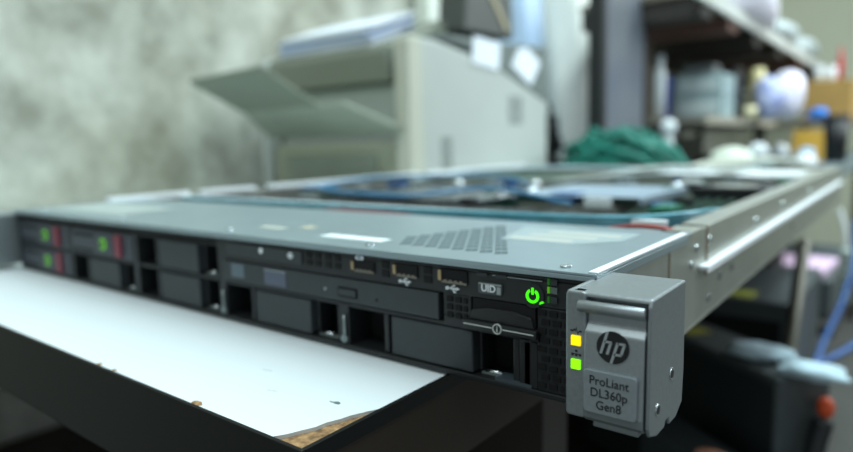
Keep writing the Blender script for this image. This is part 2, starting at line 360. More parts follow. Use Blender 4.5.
# ports
def port(x0, x1, z0, z1, name):
    f = MB(); f.box(x0, x1, -.0002, .0008, z0, z1, 0)
    o = P_(f, name, [M_VOID])
    g = MB(); g.box(x0-.0006, x0+.0008, -.0007, .0004, z0+.0004, z1-.0004, 0); g.build('side_contact', mat('brass_contact', (176, 156, 120), .4, .5), o)
    g = MB(); g.box(x0+.001, x1, -.0006, .0004, z0-.0003, z0+.0004, 0)
    for k in range(4): g.box(x0+.002+k*.0022, x0+.0032+k*.0022, -.0006, .0004, z0+.0004, z0+.0009, 0)
    g.build('shell_edge', mat('grey_contact', (128, 122, 112), .4, .5), o)
    return o
port(-.1015, -.0900, .0338, .0378, 'display_port'); port(-.0795, -.0686, .0343, .0385, 'usb_port'); port(-.0582, -.0466, .0344, .0388, 'usb_port')
ic = MB()
for x, z in ((-.0748, .0322), (-.0530, .0322)):      # usb tridents
    ic.box(x-.0022, x+.0020, -.0003, .0006, z-.00022, z+.00022); ic.disc((x-.0022, z), 'y', .00065, (-.0003, .0006), 0, 10)
    ic.prism([(x+.0018, z-.0006), (x+.0018, z+.0006), (x+.0030, z)], 'y', -.0003, .0006)
    ic.prism([(x-.0010, z), (x-.0006, z), (x+.0006, z+.0012), (x+.0002, z+.0012)], 'y', -.0003, .0006); ic.disc((x+.0008, z+.0011), 'y', .0004, (-.0003, .0006), 0, 8)
    ic.prism([(x-.0004, z), (x+.0000, z), (x+.0012, z-.0010), (x+.0008, z-.0010)], 'y', -.0003, .0006); ic.box(x+.0007, x+.0015, -.0003, .0006, z-.0014, z-.0007)
ic.prism(rrect(-.0998, -.0958, .0384, .0399, .0005), 'y', -.0003, .0006)
P_(ic, 'port_symbols', M_WHITE)
P_(MB().box(-.0989, -.0967, -.0004, 0, .0388, .0395), 'port_symbol_centre', mat('symbol_blue', (60, 90, 120), .5))
# UID button
o = P_(MB().prism(rrect(-.0420, -.0326, .0321, .0360, .0009), 'y', -.0003, .0006), 'uid_button', mat('grey_button', (72, 80, 80), .5), bevel=.0002)
MB().text('UID', .0034, -.0378, .03405, -.0004, bold=.00008).build('uid_lettering', M_WHITE, o)
MB().box(-.0418, -.0328, -.00045, -.0002, .0354, .0358).box(-.0345, -.0330, -.00045, -.0002, .0325, .0350).build('uid_outline', M_GREY_INK, o)
# power button
pw = P_(MB().disc((-.0212, .0337), 'y', .0040, (-.0002, .0006)), 'power_button', M_BLK)
g = MB(); n = 22; ri, ro = .00150, .00235
A = [math.radians(120 + 300*i/n) for i in range(n+1)]
for i in range(n):
    a, b = A[i], A[i+1]
    g.prism([(-.0212+ri*math.cos(a), .0337+ri*math.sin(a)), (-.0212+ro*math.cos(a), .0337+ro*math.sin(a)), (-.0212+ro*math.cos(b), .0337+ro*math.sin(b)), (-.0212+ri*math.cos(b), .0337+ri*math.sin(b))], 'y', -.0005, -.0001)
g.box(-.0215, -.0208, -.0005, -.0001, .0342, .0364)
g.build('power_symbol', M_GRN, pw)
P_(MB().prism([(-.0188, .0312), (-.0174, .0318), (-.0176, .0325), (-.0185, .0320)], 'y', -.0004, .0006), 'status_light', M_GRN)
q = MB()
for z, m in ((.0390, 2), (.0363, 1), (.0332, 2)):
    q.box(-.0160, -.0152, -.0003, .0006, z-.0010, z+.0010, 0 if m == 1 else 3); q.box(-.0148, -.0126, -.0003, .0006, z-.0010, z+.0010, m)
P_(q, 'network_light', [M_DGRN, mat('dim_lens', (92, 104, 100), .4), M_BLANK, mat('faint_green_lens', (30, 90, 20), .4, emit=(30, 120, 10), es=.25)])
for x in (-.0405, -.0330): P_(MB().prism(rrect(x-.0022, x+.0022, .0380, .0392, .0005), 'y', -.0001, .0006), 'small_mark', M_BLANK)
# pull tab under the buttons
P_(MB().box(-.0445, -.0205, .0002, .0012, .0225, .0300), 'tab_slot', M_VOID)
pt = MB(); pt.prism([(-.0445, .0262), (-.038, .0275), (-.028, .0275), (-.0215, .0262), (-.0205, .0225), (-.0455, .0225)], 'y', -.0006, .010)
pt.prism(rrect(-.0475, -.0190, .0195, .0226, .0008), 'y', -.0020, .006)
o = P_(pt, 'pull_tab', M_BLKF, bevel=.0004)
g = MB(); g.box(-.0470, -.0355, -.0023, -.0019, .0211, .0214); g.box(-.0315, -.0200, -.0023, -.0019, .0211, .0214)
for i in range(20):
    a, b = 2*math.pi*i/20, 2*math.pi*(i+1)/20
    g.prism([(-.0335+.0014*math.cos(a), .0212+.0014*math.sin(a)), (-.0335+.0018*math.cos(a), .0212+.0018*math.sin(a)), (-.0335+.0018*math.cos(b), .0212+.0018*math.sin(b)), (-.0335+.0014*math.cos(b), .0212+.0014*math.sin(b))], 'y', -.0023, -.0019)
g.box(-.0337, -.0333, -.0023, -.0019, .0203, .0215); g.box(-.0337, -.0333, -.0023, -.0019, .0218, .0221)
g.build('information_mark', mat('tab_print', (190, 196, 190), .6), o)
P_(MB().box(-.036, -.022, .0003, .0060, .0022, .0034), 'bottom_lip', mat('lip_grey', (76, 88, 94), .4, .3))
# ---- right ear
ear = MB()
ear.prism([(-.0012, .0060), (.0215, .0060), (.0215, .0395), (-.0012, .0415)], 'y', -.0150, -.0004)           # core
ear.prism(rrect(-.0012, .0048, .0058, .0418, .0012), 'y', -.0182, -.0140)                                      # lamp strip
ear.prism([(-.0178, .0405), (-.0172, .0418), (.0115, .0418), (.0115, .0405)], 'x', .0004, .0224)
ear.prism([(-.0178, .0405), (-.0172, .0418), (-.0004, .0418), (-.0004, .0405)], 'x', -.0012, .0004)
ear.prism([(-.0185, .0400), (-.0172, .0418), (.0115, .0418), (.0118, .0150), (.0108, .0050), (.0050, .0022), (-.0010, .0022), (-.0020, .0045), (-.0045, .0045), (-.0055, .0030), (-.0120, .0030), (-.0180, .0050), (-.0190, .0075)], 'x', .0216, .0226)
ea = P_(ear, 'rack_ear', [M_EAR], bevel=.0005)
lv = MB()
lv.prism([(-.0168, .0368), (-.0168, .0335), (-.0188, .0312), (-.0192, .0200), (-.0196, .0095), (-.0192, .0070), (-.0180, .0056), (-.0150, .0052), (-.0150, .0355)], 'x', .0046, .0212, 0, False)
n = 14; cz, cy, rr = .0380, -.0184, .0017
prof = [(cy+rr*.8*math.cos(2*math.pi*i/n), cz+rr*math.sin(2*math.pi*i/n)) for i in range(n)]
lv.prism(prof, 'x', .0026, .0212, 0, True)
lv.prism([(-.0184, .0389), (-.0184, .0379), (-.0150, .0360), (-.0150, .0392)], 'x', .0036, .0210)
lo = lv.build('latch_lever', M_EARL, ea, bevel=.0004)
MB().box(.0209, .0215, -.0172, -.0150, .0060, .0390).build('shadow_gap', M_VOID, ea)
MB().prism([(-.016, .0030), (-.008, .0030), (-.008, .0058), (-.016, .0058)], 'x', .0060, .0190).build('lower_tab', M_EAR, ea, bevel=.0005)
# logo disc with slanted letters
YL = -.0193; cx, czz, R_ = .0128, .0262+.0018, .0044
lg = MB(); lg.disc((cx, czz), 'y', R_, (YL+.0004, YL-.00010), 0, 40)
sl = .30
def bar(x0, z0, x1, z1, wd):          # slanted stroke, local units, width along x
    lg.prism([(cx+x0-wd/2, czz+z0), (cx+x0+wd/2, czz+z0), (cx+x1+wd/2, czz+z1), (cx+x1-wd/2, czz+z1)], 'y', YL-.00005, YL-.00022, 1)
def hbar(x0, x1, z, th, dz=0):
    lg.prism([(cx+x0+sl*z, czz+z), (cx+x1+sl*z, czz+z), (cx+x1+sl*(z+th), czz+z+th), (cx+x0+sl*(z+th), czz+z+th)], 'y', YL-.00005, YL-.00022, 1)
S_ = lambda x, z: x + sl*z
wd = .00075
bar(S_(-.0026, -.0020), -.0020, S_(-.0026, .0043), .0043, wd)       # h stem
bar(S_(-.0008, -.0020), -.0020, S_(-.0008, .0013), .0013, wd)
hbar(-.0026, -.0006, .0011, .0006)
bar(S_(.0010, -.0043), -.0043, S_(.0010, .0017), .0017, wd)         # p stem
bar(S_(.0029, -.0016), -.0016, S_(.0029, .0013), .0013, wd)
hbar(.0010, .0031, .0011, .0006); hbar(.0010, .0030, -.0020, .0006)
lg.build('round_logo', [M_INK, mat('logo_silver', (176, 184, 186), .35, .5)], lo)
# name plate
npx = MB(); npx.prism(rrect(.0050, .0199, .0090, .0212, .0012), 'y', -.0204, -.0185, 0)
npl = npx.build('name_plate', [mat('plate_silver', (150, 160, 164), .4, .45, .1, 900)], ea, bevel=.0003)
tx = MB()
for s_, z in (('ProLiant', .0184), ('DL360p', .0150), ('Gen8', .0116)): tx.text(s_, .0035, .0123, z, -.02045, bold=0, sx=.92)
tx.build('name_lettering', M_INK, npl)
# lamps on the strip
MB().prism(rrect(.0006, .0034, .0265, .0293, .0002), 'y', -.0186, -.0175).build('health_lamp', M_YEL, ea)
MB().prism(rrect(.0006, .0034, .0197, .0225, .0002), 'y', -.0186, -.0175).build('network_lamp', M_GRNY, ea)
g = MB(); zc = .0306; zz = [(0, 0), (.0008, 0), (.0011, .0005), (.0014, 0), (.0017, .0009), (.0021, -.0009), (.0025, 0), (.0032, 0)]
for i in range(len(zz)-1):
    (a, b), (c, d) = zz[i], zz[i+1]; th = .00022
    g.prism([(.0003+a, zc+b-th), (.0003+c+.0001, zc+d-th), (.0003+c+.0001, zc+d+th), (.0003+a, zc+b+th)], 'y', -.0183, -.0181)
zc = .0240
for a, b in ((-.0011, -.0002), (.0011, -.0002), (0, .0009), (0, -.0003)): g.box(.0020+a-.00028, .0020+a+.00038, -.0183, -.0181, zc+b-.00034, zc+b+.00034)
g.box(.0009, .0031, -.0183, -.0181, zc-.0001, zc+.0001)
g.build('lamp_symbols', M_INK, ea)
for y, z in ((-.0118, .0105), (-.0002, .0170)):
    MB().disc((y, z), 'x', .0017, (.0224, .0228), 0, 20).disc((y, z), 'x', .0012, (.0227, .0229), 1, 16).build('ear_rivet', [M_CHROME, M_INK], ea)
# left ear
le = MB(); le.prism(rrect(-W-.024, -W-.0015, .003, .0405, .001), 'y', -.018, .004)
P_(le, 'rack_ear', M_EAR, bevel=.0008)
# ---- inside of the server
P_(MB().box(-W+.004, -.004, .20, D-.01, .0014, .0036), 'motherboard', M_PCB)
P_(MB().box(-W+.003, -.004, .1005, .122, .0014, .030), 'drive_cage', M_BLKF)
fan = MB(); fan.box(-.0245, .0245, 0, .040, .0036, .0385, 0)
for k in range(4): fan.box(-.020+k*.0105, -.0125+k*.0105, -.0004, .0404, .038, .0392, 0)
fan.disc((0, .02), 'z', .014, (.0385, .0390), 1, 16)
f0 = None
for i in range(8):
    if f0 is None: o = f0 = fan.build('fan_module', [M_BLK, M_BLANK], sv, bevel=.001)
    else: o = f0.copy(); COL.objects.link(o)
    o.parent = sv; o.location = (-.035 - i*.0535, .150, 0)
P_(MB().box(-W+.004, -.020, .1300, .1345, .034, .0434), 'fan_wall_rim', M_ZN, bevel=.0005)
rb = MB(); pts = [(-.43, .124, .041), (-.30, .1235, .0415), (-.16, .122, .042), (-.08, .123, .0425), (-.045, .128, .0428), (-.026, .140, .0432), (-.0165, .160, .0432), (-.015, .185, .042), (-.015, .22, .039)]
def smooth(pts, k=6):
    pts = [Vector(p) for p in pts]; out = []
    for i in range(len(pts)-1):
        p0, p1, p2, p3 = pts[max(i-1, 0)], pts[i], pts[i+1], pts[min(i+2, len(pts)-1)]
        for j in range(k):
            t_ = j/k; out.append(.5*((2*p1)+(p2-p0)*t_+(2*p0-5*p1+4*p2-p3)*t_*t_+(3*p1-p0-3*p2+p3)*t_**3))
    return out + [pts[-1]]
for k in range(4): rb.tube([p + Vector((0, 0, -.0016*k + .0012)) for p in smooth(pts)], .0014, 0, 8)
P_(rb, 'ribbon_cable', M_CYAN)
P_(MB().tube(smooth([(-.30, .117, .034), (-.24, .1125, .0405), (-.20, .112, .0415), (-.16, .114, .040), (-.13, .12, .034)]), .0010).tube(smooth([(-.06, .12, .036), (-.03, .108, .043), (-.012, .104, .0435), (-.006, .118, .039)]), .0009), 'red_wire', mat('red_wire_plastic', (170, 70, 64), .5))
hs = MB()
for k in range(22): hs.box(-.040+k*.0037, -.0388+k*.0037, 0, .09, .0036, .034)
hs.box(-.042, .042, 0, .09, .0036, .012)
hs.box(-.042, .042, .036, .054, .034, .0345)
h0 = hs.build('heat_sink', M_GALV, sv); h0.location = (-.135, .26, 0)
h1 = h0.copy(); COL.objects.link(h1); h1.parent = sv; h1.location = (-.315, .26, 0)
mm = MB(); mm.box(-.0010, .0010, 0, .133, .0036, .034, 0); mm.box(-.0026, .0026, .004, .062, .008, .030, 1); mm.box(-.0026, .0026, .070, .128, .008, .030, 1)
m0 = None
for base in (-.030, -.190, -.375):
    for k in range(6):
        if m0 is None: o = m0 = mm.build('memory_module', [M_PCB, M_BLKF], sv)
        else: o = m0.copy(); COL.objects.link(o)
        o.parent = sv; o.location = (base - k*.0095, .235, 0)
P_(MB().box(-.185, -.080, .270, .385, .0405, .0414).box(-.185, -.183, .270, .385, .036, .0408).box(-.082, -.080, .270, .385, .036, .0408), 'air_baffle', mat('pale_blue_plate', (176, 196, 212), .35, .3, .15, 30), bevel=.0006)
P_(MB().box(-.44, -.20, .44, .56, .030, .0415).box(-.42, -.24, .455, .545, .0415, .0425, 1), 'riser_cage', [M_GALV, M_PCB], bevel=.0006)
P_(MB().box(-.36, -.19, .225, .37, .036, .0385), 'air_baffle', mat('clear_smoky_baffle', (30, 40, 50), .2))
ps = MB(); ps.box(0, .085, 0, .17, .0036, .040, 0); ps.box(.01, .075, .02, .12, .040, .0403, 1)
p0 = ps.build('power_supply', [M_GALV, M_WHITE], sv, bevel=.0008); p0.location = (-.10, .57, 0)
p1 = p0.copy(); COL.objects.link(p1); p1.parent = sv; p1.location = (-.192, .57, 0)
P_(MB().box(-.075, -.02, .38, .46, .030, .041).disc((-.048, .41), 'z', .018, (.041, .0415), 1), 'storage_controller', [M_BLKF, M_GALV])
for i, (x, y, r) in enumerate(((-.215, .30, .006), (-.195, .32, .006), (-.10, .42, .006), (-.24, .41, .006), (-.33, .40, .006))):
    P_(MB().lathe([(r, .0036), (r, .040), (r*.8, .042), (r*.2, .0425)], (x, y), 14), 'capacitor', M_CHROME)
rn = random.Random(5)
CC = [mat('connector_silver', (190, 204, 208), .3, .5), mat('connector_green', (30, 110, 84), .5), mat('connector_blue', (40, 90, 150), .5), mat('connector_black', (24, 28, 30), .5), mat('connector_white', (220, 228, 228), .5)]
for k in range(34):
    x, y = -.425 + .40*rn.random(), .205 + .34*rn.random(); a, b = .006+.016*rn.random(), .004+.022*rn.random()
    P_(MB().box(x, x+a, y, y+b, .0340, .0375+.005*rn.random()), 'connector', CC[k % 5])
wc = [[(-.20, .43, .040), (-.16, .47, .050), (-.13, .53, .052), (-.10, .60, .046), (-.08, .68, .043)], [(-.22, .40, .040), (-.14, .42, .048), (-.07, .46, .046), (-.04, .52, .040)],
      [(-.40, .40, .040), (-.36, .48, .048), (-.28, .55, .050), (-.20, .60, .046), (-.15, .70, .044)]]
for i, c in enumerate(wc): P_(MB().tube(smooth(c), .0022), 'power_lead', mat('pale_lead_%d' % i, ((200, 210, 206), (120, 130, 130), (170, 190, 200))[i], .4))
P_(MB().tube(smooth([(-.42, .30, .038), (-.38, .24, .045), (-.33, .20, .046), (-.25, .21, .042), (-.20, .26, .046), (-.12, .24, .038)]), .0016), 'signal_cable', mat('pale_blue_lead', (70, 130, 170), .35))
P_(MB().tube(smooth([(-.43, .26, .040), (-.41, .34, .0465), (-.37, .40, .047), (-.33, .44, .045), (-.26, .40, .045), (-.22, .36, .041)]), .0018), 'signal_cable', mat('pale_blue_lead', (70, 130, 170), .35))
# ------------------------------------------------------------------ laser printer (front faces the camera side)
PX0, PX1, PY0, PY1, PH = -.870, -.520, .551, .990, .250
pr = thing('laser_printer', 'bulky beige office printer with its trays folded out, standing by the concrete wall', 'printer', ((PX0+PX1)/2, (PY0+PY1)/2, 0))
b = MB()
sidep = [(PY0, .001), (PY1, .001), (PY1, .175), (PY1-.09, .205), (PY0+.07, .243), (PY0+.02, PH-.008), (PY0, PH-.014)]
b.prism(sidep, 'x', PX1-.028, PX1, 0)                      # right flank, sloping at the back
b.prism(sidep, 'x', PX0, PX0+.020, 0)
b.box(PX0+.02, PX1-.028, PY0+.035, PY1, .001, .175, 0)
b.box(PX0+.02, PX1-.028, PY0+.015, PY0+.05, .001, .088, 2)
b.box(PX0+.02, PX1-.028, .75, PY1-.03, .175, .205, 0)
P(b, 'body', [M_BEIGE, M_BEIGE2, mat('tan_grey_plastic', (164, 168, 146), .6)], pr, bevel=.006)
P(MB().prism([(PY0-.003, .001), (PY0+.03, .001), (PY0+.03, .242), (PY0, .241), (PY0-.003, .237)], 'x', PX1-.026, PX1+.0022), 'front_column', M_BEIGE2, pr, bevel=.006)
P(MB().prism([(.615, .2465), (.70, .2405), (.985, .160), (.985, .268), (.80, .258), (.62, .252)], 'x', PX1-.06, PX1+.0015), 'control_hood', M_GREYP, pr, bevel=.004)
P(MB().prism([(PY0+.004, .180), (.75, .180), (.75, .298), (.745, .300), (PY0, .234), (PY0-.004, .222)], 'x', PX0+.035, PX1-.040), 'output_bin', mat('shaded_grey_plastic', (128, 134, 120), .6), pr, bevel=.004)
vg = MB()
for k in range(9): vg.box(PX1-.001, PX1+.0008, PY0+.075, PY0+.105, .030+k*.0075, .033+k*.0075)
P(vg, 'side_vent', M_GREYP, pr)
vg = MB()
for k in range(7): vg.box(PX1-.001, PX1+.0008, PY0+.285, PY0+.335, .118+k*.0075, .121+k*.0075)
P(vg, 'side_vent', M_GREYP, pr)
P(MB().prism([(.715, .216), (.80, .210), (.805, .256), (.722, .260)], 'x', PX1+.0012, PX1+.0024), 'paper_note', M_PAPER, pr)
P(MB().prism([(.845, .222), (.915, .190), (.955, .235), (.905, .258), (.870, .254)], 'x', PX1+.0012, PX1+.0024), 'paper_note', M_PAPER, pr)
P(MB().add([(-.850,.552,.100),(-.530,.552,.100),(-.545,.440,.138),(-.765,.440,.138),(-.850,.552,.110),(-.530,.552,.110),(-.545,.440,.146),(-.765,.440,.146)],
  [(0,1,2,3),(7,6,5,4),(0,4,5,1),(1,5,6,2),(2,6,7,3),(3,7,4,0)]), 'front_tray', M_TRAY, pr, bevel=.003)
P(MB().add([(-.775,.446,.139),(-.600,.446,.139),(-.575,.330,.180),(-.735,.330,.175),(-.775,.446,.146),(-.600,.446,.146),(-.575,.330,.187),(-.735,.330,.182)],
  [(0,1,2,3),(7,6,5,4),(0,4,5,1),(1,5,6,2),(2,6,7,3),(3,7,4,0)]), 'tray_extension', mat('dark_tray_plastic', (120, 128, 112), .6), pr, bevel=.003)
P(MB().box(PX0+.021, PX1-.031, PY0+.018, PY0+.034, .110, .178), 'inner_panel', mat('light_grey_panel', (160, 170, 162), .6), pr, bevel=.003)
P(MB().box(PX0+.05, PX1-.08, PY0+.010, PY0+.016, .018, .070), 'paper_drawer', M_TRAY, pr, bevel=.002)
# loose printed sheets lying on the output bin, tipped to the front
for i in range(7):
    s = MB(); a = random.uniform(-.06, .06); dx = random.uniform(-.008, .008); th = .0036; tilt = math.atan(.342)
    s.prism([(-.056, 0), (-.056, th), (.056, th), (.056, 0)], 'x', -.108, .108)
    k = .0012 + i*.0042
    o = s.build('paper_bundle', M_PAPB if i in (2, 4) else M_PAPER)
    o.matrix_world = Matrix.Translation((-.698+dx, .610-math.sin(tilt)*k, .2535+math.cos(tilt)*k)) @ Matrix.Rotation(tilt, 4, 'X') @ Matrix.Rotation(a, 4, 'Z')
    names = ['lowest', 'second', 'third', 'middle', 'fifth', 'sixth', 'topmost']
    tag(o, '%s sheaf of %s paper in the pile on top of the beige printer' % (names[i], 'blue-tinted' if i in (2, 4) else 'white'), 'paper', 'sheaves of paper on the printer')
# ------------------------------------------------------------------ things standing behind the server on the table
t = thing('side_table', 'grey-topped second table continuing behind the white one, crowded with cables', 'table', (-.5, 2.2, FZ))
P(MB().box(-.945, -.085, 1.03, 3.4, -.035, -.001), 'tabletop', mat('grey_tabletop', (120, 136, 140), .4, 0, .3, 3), t, bevel=.002)
for x in (-.13, -.88):
    for y in (1.10, 3.3): P(MB().box(x-.02, x+.02, y-.02, y+.02, FZ, -.0355), 'leg', M_DARKW, t, bevel=.003)
o = recentre(MB().box(-.945, -.900, 1.10, 1.145, 0, .62).box(-.945, -.895, 1.095, 1.15, .0, .02).build('pale_post', mat('cream_post', (222, 228, 216), .6), bevel=.004))
tag(o, 'pale upright post against the concrete wall behind the printer', 'post')
def sack(name, label, x, y, rx, ry, h, mats, split):
    t = thing(name, label, 'sack', (x, y, 0)); b = MB(); cols, rows = 26, 16
    for j in range(rows+1):
        for i in range(cols):
            a = 2*math.pi*i/cols; f = j/rows; rr = 1 + .09*math.sin(5*a+f*7) + .05*math.sin(9*a+2*f)
            b.v.append((x+rx*rr*math.cos(a)*(1-.25*f**3), y+ry*rr*math.sin(a)*(1-.25*f**3), .001+h*f))
    for j in range(rows):
        for i in range(cols):
            k = (i+1) % cols; b.f.append([j*cols+i, j*cols+k, (j+1)*cols+k, (j+1)*cols+i]); b.m.append(0 if f < split else 0); b.s.append(True)
    b.f.append(list(range(cols))[::-1]); b.m.append(0); b.s.append(False)
    b.f.append(list(range(rows*cols, rows*cols+cols))); b.m.append(0); b.s.append(False)
    P(b, 'bag_body', mats[0], t)
    P(MB().tube([(x, y, h-.005), (x, y, h+.03), (x+.01, y, h+.07)], [rx*.6, rx*.2, rx*.35], 0, 14), 'bag_neck', mats[1], t)
sack('plastic_sack', 'tall pale blue plastic sack standing right behind the printer', -.83, 1.37, .095, .085, .60, [mat('pale_blue_plastic', (186, 212, 240), .4, 0, .15, 8), M_PAPB], .5)
sack('plastic_sack', 'tall cream plastic sack standing between the printer and the dark-framed screen', -.800, 1.63, .090, .075, .66, [mat('cream_sack_plastic', (240, 244, 236), .45, 0, .12, 9), M_PAPER], .5)
t = thing('equipment_box', 'dark angular box resting on the grey hood of the beige printer', 'box', (-.55, .82, .2665))
P(MB().prism([(.70, .2665), (.86, .2705), (.85, .40), (.72, .42)], 'x', -.577, -.522), 'body', mat('dark_grey_casing', (72, 76, 72), .5), t, bevel=.004)
P(MB().prism([(.74, .37), (.75, .375), (.84, .285), (.83, .28)], 'x', -.5218, -.5195), 'strap', mat('tan_strap', (170, 160, 130), .7), t)
# screen
t = thing('flat_screen', 'tall flat screen turned sideways with a black frame, standing behind the teal cables', 'screen', (-.51, 1.34, 0))
b = MB(); b.box(-.525, -.490, 1.195, 1.222, .03, .50); b.box(-.515, -.490, 1.470, 1.482, .03, .50); b.box(-.515, -.490, 1.222, 1.470, .03, .045); b.box(-.515, -.490, 1.222, 1.470, .485, .50); b.box(-.530, -.508, 1.222, 1.470, .04, .49)
P(b, 'screen_frame', M_BLK, t, bevel=.003)
P(MB().box(-.5075, -.4940, 1.222, 1.470, .045, .485), 'display_panel', mat('grey_blue_panel', (118, 122, 124), .4, 0, .25, 6, c2=(98, 104, 118)), t)
P(MB().box(-.545, -.530, 1.30, 1.36, .008, .26).box(-.60, -.47, 1.26, 1.40, .0, .010), 'stand', M_BLK, t, bevel=.003)
# cables
def tangle(c, r, n, seed, rad):
    rn = random.Random(seed); m = MB()
    for k in range(n):
        a0 = rn.uniform(0, 6.28); pts = []; rx = r[0]*rn.uniform(.35, 1); ry = r[1]*rn.uniform(.35, 1); ox = rn.uniform(-.25, .25)*r[0]; oy = rn.uniform(-.25, .25)*r[1]; lay = rn.random()
        for i in range(15):
            a = a0 + i*.46; px, py = ox+rx*math.cos(a), oy+ry*math.sin(a)
            env = max(0, 1-(px/r[0]/1.25)**2)*r[2]*lay
            pts.append((c[0]+px, c[1]+py, c[2]+rad+env*(.8+.2*math.sin(i*1.3+k))))
        m.tube(pts, rad, 0, 6)
    return m
o = recentre(tangle((-.40, 1.06, 0.0), (.130, .090, .105), 70, 4, .0042).build('cable_heap', M_TEAL)); tag(o, 'tangled heap of teal green network cables in front of the dark-framed screen', 'cables', kind='stuff')
o = recentre(tangle((-.670, 1.25, 0), (.055, .07, .20), 22, 8, .004).build('cable_heap', M_BLKF)); tag(o, 'tangle of thin black cables beside the left edge of the dark-framed screen', 'cables', kind='stuff')
t = thing('squeeze_bottle', 'small whitish bottle with a round cap rising behind the teal cables', 'bottle', (-.395, 1.36, 0))
P(MB().lathe([(.016, 0), (.017, .05), (.012, .078), (.010, .090)], (-.395, 1.36)), 'body', mat('grey_white_plastic', (206, 214, 214), .4), t)
P(MB().lathe([(.008, .090), (.016, .098), (.019, .110), (.015, .122), (.004, .128)], (-.395, 1.36)), 'cap', M_WHITE, t)
t = thing('power_adapter', 'rounded greenish-white adapter with a white ball end on the table behind the server', 'adapter', (-.25, 1.45, 0))
P(MB().blob((-.275, 1.45, .030), (.048, .045, .030), 0, .1, 2, flatb=0), 'housing', mat('pale_green_white', (224, 232, 214), .4), t)
P(MB().blob((-.222, 1.47, .046), (.022, .022, .022), 0, 0, 2), 'ball_end', M_WHITE, t)
M_TANC = mat('pale_tan_cable', (204, 208, 190), .4)
o = recentre(MB().tube(smooth([(-.30, .84, .010), (-.25, .90, .022), (-.20, .95, .040), (-.12, 1.10, .040), (-.09, 1.2, .024), (-.11, 1.32, .010)]), .008, 0, 8, .6).build('flat_cable', M_TANC))
tag(o, 'thick pale flat cable arching over the tables behind the server', 'cable')
for x, y, c, l, zz in ((-.27, 1.62, (140, 168, 176), 'grey-blue lead lying beyond the greenish-white adapter', 0), (-.17, 1.32, (60, 78, 84), 'dark grey lead lying to the right of the greenish-white adapter', 0), (-.36, .86, (176, 204, 206), 'pale blue lead on the white table right behind the server', 0)):
    o = recentre(MB().tube(smooth([(x-.10, y-.04, .008), (x-.05, y+.03, .014), (x, y, .008), (x+.05, y+.04, .010)]), .005).build('cable', mat('lead_%s' % l[:6], c, .4))); tag(o, l, 'cable')
t = thing('plug', 'white plug at the far right corner behind the server', 'plug', (-.1, 1.30, 0))
P(MB().blob((-.105, 1.30, .024), (.022, .03, .024), 0, .05, 3, flatb=0), 'housing', M_WHITE, t)
P(MB().tube([(-.105, 1.325, .02), (-.12, 1.42, .008)], .004), 'lead', M_WHITE, t)
o = recentre(MB().box(-.36, -.20, 1.72, 1.90, 0, .030).box(-.355, -.205, 1.73, 1.89, .030, .034).build('network_switch', mat('blue_grey_casing', (90, 104, 110), .4, .2), bevel=.002)); tag(o, 'flat blue-grey device lying on the grey table under the low shelf', 'device')
o = recentre(MB().box(-.84, -.56, 2.0, 2.3, 0, .085).box(-.83, -.57, 1.995, 2.0, .01, .07).build('storage_crate', M_BLKF, bevel=.004)); tag(o, 'black crate in the dark under the low shelf', 'crate')
# ------------------------------------------------------------------ shelving along the concrete wall
t = thing('wall_shelf', 'long high shelf with dark slatted underside, a big white bag on it', 'shelf', (-.5, 3.0, .42))
P(MB().box(-.655, -.352, 1.44, 4.9, .420, .434), 'shelf_board', mat('dusty_underside_board', (124, 116, 102), .7, 0, .3, 6), t)
P(MB().box(-.352, -.342, 1.36, 4.9, .402, .438), 'front_rail', mat('pale_rail', (196, 200, 194), .6), t)
P(MB().box(-.949, -.655, 2.05, 4.9, .420, .434), 'rear_board', M_DARKW, t)
P(MB().box(-.665, -.655, 2.05, 4.9, .395, .4195), 'back_rail', M_DARKW, t)
for k, y in enumerate((1.45, 1.72, 2.05, 2.45, 2.95, 3.6, 4.3)):
    P(MB().box(-.654, -.353, y, y+.09+.02*k, .372, .4195), 'bearer', M_DARKW if k % 3 != 1 else mat('red_brown_wood', (96, 66, 56), .7), t)
for y in (2.10, 3.3, 4.7): P(MB().box(-.949, -.353, y, y+.02, .350, .3715), 'wall_bracket', M_DARKW, t)
P(MB().box(-.655, -.615, 1.86, 1.90, .0005, .3945), 'upright', mat('brown_post', (120, 112, 98), .7), t)
t = thing('wall_shelf', 'low grey-brown shelf carrying boxes and bags beneath the long high shelf', 'shelf', (-.5, 3.0, .12))
P(MB().box(-.600, -.352, 1.50, 3.4, .121, .135), 'shelf_board', M_SHELF, t)
P(MB().box(-.352, -.344, 1.50, 3.4, .117, .137), 'front_rail', mat('worn_rail', (160, 154, 138), .6), t)
for y in (2.3, 3.35):
    for x in (-.58, -.375): P(MB().box(x, x+.02, y, y+.02, .0, .1205), 'support', M_DARKW, t)
P(MB().box(-.949, -.600, 2.40, 3.4, .121, .135), 'rear_board', M_DARKW, t)
SZ = .1355
def one(mb, name, m, label, cat, group=None, **k): return tag(recentre(mb.build(name, m, **k)), label, cat, group)
t = thing('tall_bottle', 'slim white bottle at the left end of the low shelf', 'bottle', (-.480, 1.56, SZ))
P(MB().lathe([(.013, SZ), (.0135, SZ+.12), (.006, SZ+.145), (.006, SZ+.15)], (-.480, 1.56)), 'body', M_WHITE, t)
P(MB().lathe([(.007, SZ+.15), (.007, SZ+.165)], (-.480, 1.56)), 'cap', mat('pale_cap', (190, 200, 205)), t)
one(MB().box(-.485, -.478, 1.605, 1.665, SZ, SZ+.115), 'book', mat('navy_cover', (30, 54, 120), .5), 'thin navy book upright beside the slim white bottle', 'book', bevel=.001)
